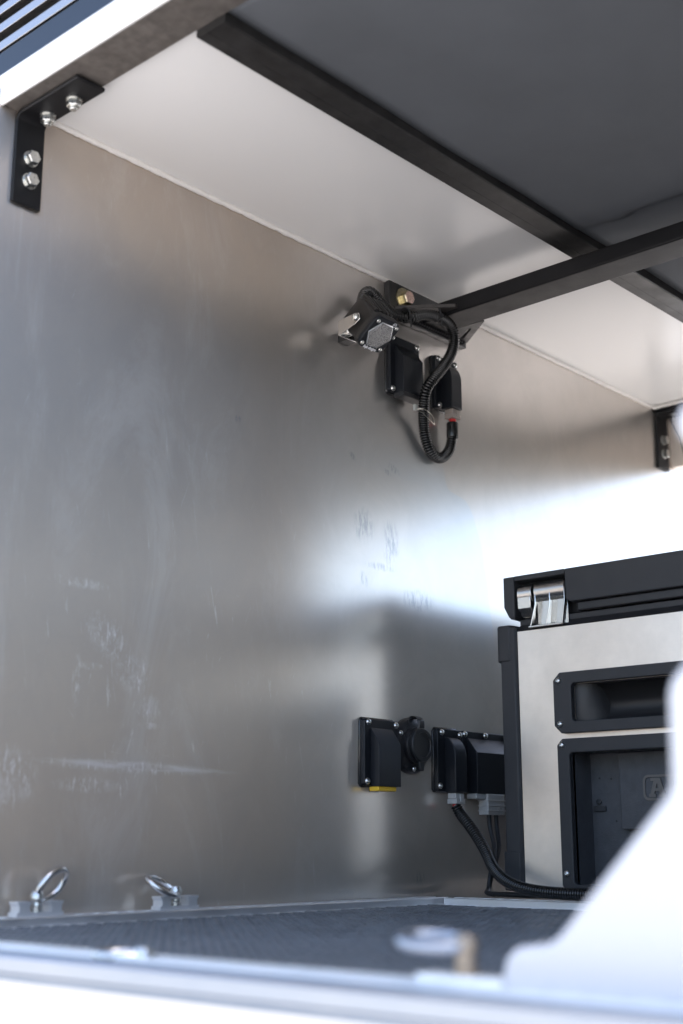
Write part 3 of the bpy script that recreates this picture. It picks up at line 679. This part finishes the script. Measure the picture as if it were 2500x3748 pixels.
# mat
mt = thing('floor_mat', (1.13, -0.5, -0.021), 'dark rubber mesh mat covering the floor between the tracks', 'mat')
part('mat_sheet', MB().box(0.672, 1.5985, -1.54, -0.0475, -0.0208, -0.0165), 'mat_base', mt)
q = MB(); vs_, fs_ = [], []
px_, py_ = 0.0118, 0.0136
for i in range(int(0.91/px_)):
    for j in range(int(0.86/py_)):
        x = 0.680 + i*px_; y = -0.055 - j*py_ - (0.5*py_ if i % 2 else 0)
        a = R(24 if (i % 2 == 0) else -24); L, W = 0.0088, 0.0038
        ca, sa = math.cos(a), math.sin(a); b0 = len(vs_)
        hh = -0.0088 + random.uniform(-.0004, .0004)
        for (l, w_, z_) in ((-L, -W, -0.0166), (L, -W, -0.0166), (L, W, -0.0166), (-L, W, -0.0166), (-L*.82, -W*.6, hh), (L*.82, -W*.6, hh), (L*.82, W*.6, hh), (-L*.82, W*.6, hh)):
            vs_.append((x - l*sa + w_*ca - 1.13, y + l*ca + w_*sa + 0.5, z_ + 0.021))
        for f in ((4, 5, 6, 7), (0, 1, 5, 4), (1, 2, 6, 5), (2, 3, 7, 6), (3, 0, 4, 7)): fs_.append([b0+k for k in f])
me = bpy.data.meshes.new('mesh_cells'); me.from_pydata(vs_, [], fs_); me.materials.append(M['mat_rubber'])
tag(link('mesh_cells', me, mt), kind='stuff')

# tie-down ring fittings
def ring_meshes():
    q = MB().box(-0.031, 0.031, -0.0085, 0.0085, 0.0, 0.0045); base = q.mesh('base', 'alum_bright')
    q = MB().prism([(-0.0095, 0.0046), (0.0095, 0.0046), (0.0095, 0.0125), (0.0125, 0.0165), (0.0125, 0.0185), (-0.0125, 0.0185), (-0.0125, 0.0165), (-0.0095, 0.0125)], -0.0085, 0.0085, 'y')
    blk = q.mesh('shoulder_block', 'alum_bright')
    q = MB(); q.lathe([(0.0075, 0.0045), (0.0075, 0.008), (0.006, 0.009), (0.0065, 0.0125), (0.006, 0.0135), (0.0065, 0.0175), (0.0075, 0.0185), (0.0075, 0.023), (0.005, 0.027)], (0, 0, 0), (0, 0, 1), 18)
    stud = q.mesh('stud', 'bolt', 40)
    P = [Vector((0.0175*math.cos(a), 0, 0.0225 + 0.0225*math.sin(a))) for a in [2*math.pi*k/36 for k in range(36)]]
    ring = MB().tube(P, 0.0038, 12, True).mesh('ring', 'cast', 60)
    return base, blk, stud, ring
RB, RK, RS, RR = ring_meshes()
RS2 = RS.copy(); RS2.materials[0] = M['brass']; RR2 = RR.copy(); RR2.materials[0] = M['alum_sill']
def tie_ring(loc, ang, ring_rot, label, blocks=(-1, 1), dull=False):
    t = thing('tie_down_ring', loc, label, 'tie-down ring', 'tie-down rings in the floor tracks', (0, 0, ang))
    link('base', RB, t)
    for sx in blocks: link('shoulder_block', RK, t, (sx*0.0212, 0, 0.0008)).scale = (0.72, 1, 0.82)
    s_ = link('stud', RS2 if dull else RS, t)
    link('ring', RR2 if dull else RR, t, (0, 0, 0.0205), (Matrix.Rotation(R(ring_rot[0]), 3, 'Y') @ Matrix.Rotation(R(ring_rot[1]), 3, 'Z')).to_euler())
tie_ring((0.904, -0.0262, 0.0003), 0, (58, 34), 'tie-down ring raised on its stud, leftmost in the wall track')
tie_ring((1.107, -0.0262, 0.0003), 0, (-72, 60), 'tie-down ring tipped to the left, second from the left in the wall track')
tie_ring((0.6485, -0.812, 0.0003), R(90), (86, 84), 'blurred tie-down ring on the near sill beside the white panel', (), True)
tie_ring((0.6485, -0.520, -0.0215), R(90), (90, 90), 'flat-lying blurred tie-down ring on the near sill at the left', ())

# ================================================================== portable fridge / cooler
XF = 1.691
fr = thing('portable_cooler', (1.90, -0.45, 0.009), 'black and stainless portable fridge cooler on the floor at the right', 'cooler')
part('cabinet', MB().box(1.765, 2.10, -0.73, -0.112, 0.012, 0.404), 'plastic', fr, 0.004)
# corner trims
for s_, y0 in ((1, -0.1002), (-1, -0.74)):
    yo = lambda d: y0 - s_*d
    tr = part('corner_trim', MB().prism([(1.700, yo(0.0030)), (XF, yo(0.0085)), (XF, yo(0.0335)), (1.6955, yo(0.0368)), (1.762, yo(0.0368)), (1.762, yo(0.0030))], 0.009, 0.405, 'z'), 'plastic', fr, 0.0016)
    part('trim_cap', MB().prism([(1.6985, yo(-0.0018)), (XF-0.0015, yo(0.0040)), (XF-0.0015, yo(0.0260)), (1.700, yo(0.031)), (1.775, yo(0.031)), (1.775, yo(-0.0018))], 0.352, 0.4095, 'z'), 'plastic', tr, 0.003)
    part('trim_foot', MB().prism([(1.6985, yo(-0.0006)), (XF-0.0012, yo(0.0048)), (XF-0.0012, yo(0.0335)), (1.70, yo(0.0345)), (1.775, yo(0.0345)), (1.775, yo(-0.0006))], 0.0092, 0.066, 'z'), 'plastic', tr, 0.0015)
    for zz in (0.372, 0.255, 0.14): link('screw', ME_SCREW_SM, tr, Vector((1.712, yo(0.0025), zz)) - fr.location, face_rot((0, s_, 0))).scale = (.8, .8, .8)
part('side_panel', MB().box(1.775, 2.095, -0.1115, -0.104, 0.03, 0.392), 'plastic', fr, 0.002)
# stainless skin with two openings
HN = (-0.2377, -0.605, 0.2530, 0.3096); LW = (-0.2304, -0.615, 0.020, 0.2075)
def holed_panel(x0, x1, y0, y1, z0, z1, holes):
    q = MB(); ys = sorted({y0, y1, *[h[0] for h in holes], *[h[1] for h in holes]}); zs = sorted({z0, z1, *[h[2] for h in holes], *[h[3] for h in holes]})
    vv = {}
    def V(x, y, z):
        k = (x, y, z)
        if k not in vv: vv[k] = q.bm.verts.new(k)
        return vv[k]
    solid = lambda i, j: 0 <= i < len(ys)-1 and 0 <= j < len(zs)-1 and not any(min(h[0], h[1])-1e-6 <= ys[i] and ys[i+1] <= max(h[0], h[1])+1e-6 and h[2]-1e-6 <= zs[j] and zs[j+1] <= h[3]+1e-6 for h in holes)
    for i in range(len(ys)-1):
        for j in range(len(zs)-1):
            if not solid(i, j): continue
            a, b_, c_, d_ = ys[i], ys[i+1], zs[j], zs[j+1]
            for x in (x0, x1): q.bm.faces.new((V(x, a, c_), V(x, b_, c_), V(x, b_, d_), V(x, a, d_)))
            if not solid(i-1, j): q.bm.faces.new((V(x0, a, c_), V(x0, a, d_), V(x1, a, d_), V(x1, a, c_)))
            if not solid(i+1, j): q.bm.faces.new((V(x0, b_, c_), V(x0, b_, d_), V(x1, b_, d_), V(x1, b_, c_)))
            if not solid(i, j-1): q.bm.faces.new((V(x0, a, c_), V(x0, b_, c_), V(x1, b_, c_), V(x1, a, c_)))
            if not solid(i, j+1): q.bm.faces.new((V(x0, a, d_), V(x0, b_, d_), V(x1, b_, d_), V(x1, a, d_)))
    return q
part('steel_panel', holed_panel(1.6955, 1.6985, -0.7035, -0.1380, 0.0095, 0.3980, [(-0.2377, -0.605, 0.2530, 0.3096), (-0.2304, -0.615, 0.020, 0.2075)]), 'stainless', fr)
part('top_rail', MB().prism([(1.6955, 0.3985), (1.7045, 0.4085), (1.7045, 0.4175), (2.09, 0.4175), (2.09, 0.3985)], -0.705, -0.1375, 'y'), 'plastic_dark', fr, 0.0008)
# lid
lid = part('lid', MB().box(1.722, 2.10, -0.724, -0.1175, 0.4200, 0.4846), 'plastic', fr, 0.003)
part('lid_front', MB().prism([(-0.2305, 0.4855), (-0.2305, 0.4385), (-0.2390, 0.4335), (-0.724, 0.4335), (-0.724, 0.4855)], XF, 1.7215, 'x'), 'plastic', lid, 0.0018)
part('lid_end', MB().prism([(-0.1168, 0.4855), (-0.1168, 0.4376), (-0.1262, 0.4200), (-0.1370, 0.4200), (-0.1370, 0.4855)], XF, 1.7215, 'x'), 'plastic', lid, 0.0018)
part('lid_bridge', MB().box(XF, 1.7215, -0.2303, -0.1372, 0.4775, 0.4855), 'plastic', lid, 0.0012)
part('lid_skirt', MB().box(1.6985, 1.7205, -0.720, -0.246, 0.4195, 0.4330), 'plastic_dark', lid, 0.002)
part('corner_pad', MB().prism([(-0.1205, 0.4300), (-0.1290, 0.4178), (-0.1368, 0.4178), (-0.1368, 0.4300)], XF+0.0005, 1.716, 'x'), 'rubber', lid, 0.0012)
# hinge
hg = part('hinge', MB().lathe([(0.0150, 0), (0.0166, 0.0012), (0.0166, 0.0548), (0.0150, 0.0560)], (1.7065, -0.1730, 0.4570), (0, -1, 0), 28), 'cast', fr)
part('knuckle', MB().lathe([(0.0150, 0), (0.0162, 0.0012), (0.0162, 0.0250), (0.0150, 0.0262)], (1.7075, -0.1412, 0.4570), (0, -1, 0), 28), 'cast', hg)
part('leaf', MB().box(1.7005, 1.7035, -0.2285, -0.1735, 0.4035, 0.4560), 'cast', hg, 0.0006)
part('lid_leaf', MB().prism([(1.6925, 0.4560), (1.6935, 0.4335), (1.704, 0.4215), (1.7155, 0.4215), (1.7155, 0.4560)], -0.1655, -0.1650+0.0235, 'y'), 'cast', hg, 0.0008)
for yr in (-0.1745, -0.2010, -0.2275):
    sl = {-0.1745: 0.008, -0.2010: 0.006, -0.2275: 0.004}[yr]
    q = MB(); A = [(1.6905, yr, 0.4570), (1.6905, yr, 0.4370), (1.6875, yr+sl, 0.4015), (1.7005, yr+sl, 0.4015), (1.7005, yr, 0.4570)]
    a_ = [q.bm.verts.new(v_) for v_ in A]; b_ = [q.bm.verts.new((x, y-0.0020, z)) for x, y, z in A]
    q.bm.faces.new(a_); q.bm.faces.new(b_[::-1])
    for i in range(5): q.bm.faces.new((a_[i], b_[i], b_[(i+1) % 5], a_[(i+1) % 5]))
    part('rib', q, 'cast', hg, 0.0006)
part('foot_flange', MB().box(1.6865, 1.7004, -0.2235, -0.1648, 0.4005, 0.4032), 'cast', hg, 0.0006)
for yy in (-0.180, -0.206): link('screw', ME_SCREW_SM, hg, Vector((1.6935, yy, 0.4032)) - fr.location, (0, 0, 0))
# upper handle recess
def frame(name, y0, y1, z0, z1, hole, c, x0=1.6835):
    iy0, iy1, iz0, iz1 = hole; ci = 0.004
    O = [(y0-c, z0), (y1+c, z0), (y1, z0+c), (y1, z1-c), (y1+c, z1), (y0-c, z1), (y0, z1-c), (y0, z0+c)]
    I = [(iy0-ci, iz0), (iy1+ci, iz0), (iy1, iz0+ci), (iy1, iz1-ci), (iy1+ci, iz1), (iy0-ci, iz1), (iy0, iz1-ci), (iy0, iz0+ci)]
    return part(name, MB().ring(O, I, x0, 1.6953, 'x'), 'plastic', fr, 0.0018, 3)
hf = frame('handle_frame', -0.2067, -0.635, 0.2363, 0.3267, HN, 0.0115)
q = MB(); y0, y1, z0, z1 = HN
PR = [(1.6955, z1), (1.712, z1-0.001), (1.732, z1-0.008), (1.744, z1-0.022), (1.748, (z0+z1)/2), (1.744, z0+0.012), (1.732, z0+0.003), (1.6955, z0)]
a_ = [q.bm.verts.new((x, y0, z)) for x, z in PR]; m_ = [q.bm.verts.new((x, y0-0.028 if 0 < i < 7 else y0, z)) for i, (x, z) in enumerate(PR)]; b_ = [q.bm.verts.new((x, y1, z)) for x, z in PR]
for i in range(7):
    q.bm.faces.new((m_[i], m_[i+1], b_[i+1], b_[i]))
q.bm.faces.new(m_); q.bm.faces.new(b_[::-1])
q.bm.verts.ensure_lookup_table()
bmesh.ops.delete(q.bm, geom=a_, context='VERTS')
hp = part('handle_pocket', q, 'plastic_dark', hf, smooth=50)
so = hp.modifiers.new('thickness', 'SOLIDIFY'); so.thickness = 0.0015; so.offset = 1
lf = frame('recess_frame', -0.2098, -0.635, 0.0092, 0.2284, LW, 0.009)
q = MB(); y0, y1, z0, z1 = LW
o_ = [(1.6955, y0, z0), (1.6955, y1, z0), (1.6955, y1, z1), (1.6955, y0, z1)]; i_ = [(1.742, y0, z0), (1.742, y1, z0), (1.742, y1, z1), (1.742, y0, z1)]
O = [q.bm.verts.new(v_) for v_ in o_]; I = [q.bm.verts.new(v_) for v_ in i_]
for k in range(4): q.bm.faces.new((O[k], O[(k+1) % 4], I[(k+1) % 4], I[k]))
q.bm.faces.new(I)
rp = part('recess_pocket', q, 'plastic_mid', lf, smooth=0); so = rp.modifiers.new('thickness', 'SOLIDIFY'); so.thickness = 0.0015; so.offset = 1
cvp = part('cover', MB().prism([(-0.2850, 0.2072), (-0.2850, 0.1005), (-0.2880, 0.0975), (-0.455, 0.0975), (-0.455, 0.2072)], 1.7295, 1.7418, 'x'), 'plastic_mid', lf, 0.0012)
part('cover_wedge', MB().prism([(-0.289, 0.0973), (-0.318, 0.0835), (-0.43, 0.0835), (-0.453, 0.0973)], 1.736, 1.7418, 'x'), 'plastic_dark', lf)
for yy, zz in ((-0.245, 0.1721), (-0.2649, 0.1707), (-0.2705, 0.1096)):
    part('pin_hole', MB().lathe([(0.0017, 0), (0.0017, 0.0004)], (1.7418, yy, zz), (-1, 0, 0), 12), 'rubber', lf)
pl = part('rubber_plug', MB().box(1.7385, 1.7418, -0.2545, -0.2335, 0.1235, 0.1320), 'plastic', lf, 0.0012)
part('plug_tab', MB().lathe([(0.0042, 0), (0.0042, 0.0026), (0.0036, 0.003)], (1.7417, -0.243, 0.1378), (-1, 0, 0), 16), 'plastic', pl)
# logo
XL = 1.7293
LH, LY = 0.0182, 0.0480; cy, cz = -0.3725, 0.1557
LOG = MB(); LOG.ring(rrect(cy, cz, LY, LH, 0.009, 6), rrect(cy, cz, LY-0.0036, LH-0.0036, 0.0062, 6), XL-0.0016, XL+0.0002, 'x')
lg = part('logo_ring', LOG, 'logo_grey', cvp, 0.0003)
def letter(polys, y_left, scale, dx):
    q = MB()
    for k, P_ in enumerate(polys): q.prism([(y_left - u*scale, cz - LH + 0.0048 + v_*scale) for u, v_ in P_], XL-0.0016-0.00012*k, XL+0.0002, 'x')
    return part('logo_letter', q, 'logo_grey', lg)
sc_ = (2*LH-0.0096)
letter([[(0.0, 0.0), (0.42, 0.0), (0.42, 0.17), (0.34, 0.17), (0.0, 0.17)], [(0.58, 0.0), (1.05, 0.0), (1.05, 0.17), (0.58, 0.17)], [(0.10, 0.17), (0.33, 0.17), (0.54, 0.80), (0.52, 1.0), (0.36, 1.0)], [(0.66, 0.17), (0.95, 0.17), (0.72, 1.0), (0.52, 1.0), (0.52, 0.74)], [(0.30, 0.32), (0.72, 0.32), (0.66, 0.46), (0.36, 0.46)], [(0.14, 0.84), (0.74, 0.84), (0.74, 1.0), (0.14, 1.0)]], -0.3335, sc_, 0)
letter([[(0.0, 0.0), (0.42, 0.0), (0.42, 0.16), (0.0, 0.16)], [(0.10, 0.16), (0.33, 0.16), (0.33, 0.84), (0.10, 0.84)], [(0.0, 0.84), (0.74, 0.84), (0.90, 0.92), (0.84, 1.0), (0.0, 1.0)], [(0.68, 0.44), (0.94, 0.56), (0.96, 0.78), (0.80, 0.90), (0.72, 0.80), (0.72, 0.60)], [(0.33, 0.42), (0.74, 0.42), (0.74, 0.56), (0.33, 0.56)], [(0.50, 0.42), (0.72, 0.42), (0.90, 0.0), (1.05, 0.0), (1.05, 0.14), (0.94, 0.16), (0.82, 0.44), (0.60, 0.46)]], -0.3335-1.12*sc_, sc_, 0)
letter([[(0.0, 0.0), (0.70, 0.0), (0.86, 0.08), (0.80, 0.16), (0.0, 0.16)], [(0.10, 0.16), (0.33, 0.16), (0.33, 0.84), (0.10, 0.84)], [(0.0, 0.84), (0.70, 0.84), (0.84, 0.92), (0.78, 1.0), (0.0, 1.0)], [(0.64, 0.52), (0.86, 0.58), (0.88, 0.82), (0.74, 0.90), (0.66, 0.80)], [(0.33, 0.44), (0.80, 0.44), (0.80, 0.57), (0.33, 0.57)], [(0.66, 0.12), (0.88, 0.06), (0.96, 0.22), (0.92, 0.42), (0.70, 0.48)]], -0.3335-2.24*sc_, sc_, 0)
# frame screws
for (yy, zz), pp in (((-0.2168, 0.3141), hf), ((-0.2175, 0.2501), hf), ((-0.2188, 0.2191), lf), ((-0.2189, 0.0355), lf), ((-0.626, 0.3141), hf), ((-0.626, 0.2501), hf), ((-0.626, 0.2191), lf)):
    link('screw', ME_SCREW, pp, Vector((1.6835, yy, zz)) - fr.location, NEG_X)

# ================================================================== white foreground panel
OUT = [(-0.8396, -0.20), (-0.8398, -0.019), (-0.8416, 0.0084), (-0.8450, 0.0170), (-0.8510, 0.0222), (-0.860, 0.0240), (-0.8716, 0.0250), (-0.880, 0.0300), (-0.9506, 0.1040), (-0.9535, 0.110), (-0.9548, 0.1570), (-0.9575, 0.165), (-0.966, 0.1735), (-0.985, 0.195), (-0.992, 0.23), (-0.989, 0.270), (-0.9785, 0.2895), (-0.9712, 0.2980), (-0.9698, 0.3075), (-0.9730, 0.3160), (-0.985, 0.3210), (-1.02, 0.33), (-1.10, 0.36), (-1.56, 0.36), (-1.56, -0.20)]
pn = part('white_body_panel', MB().prism(OUT, 0.640, 0.666, 'x'), 'paint_white', None, 0.006, 3)
pn.location = (0, 0, 0)
tag(pn, 'large out-of-focus white painted panel with a slanted edge at the lower right', 'body panel')
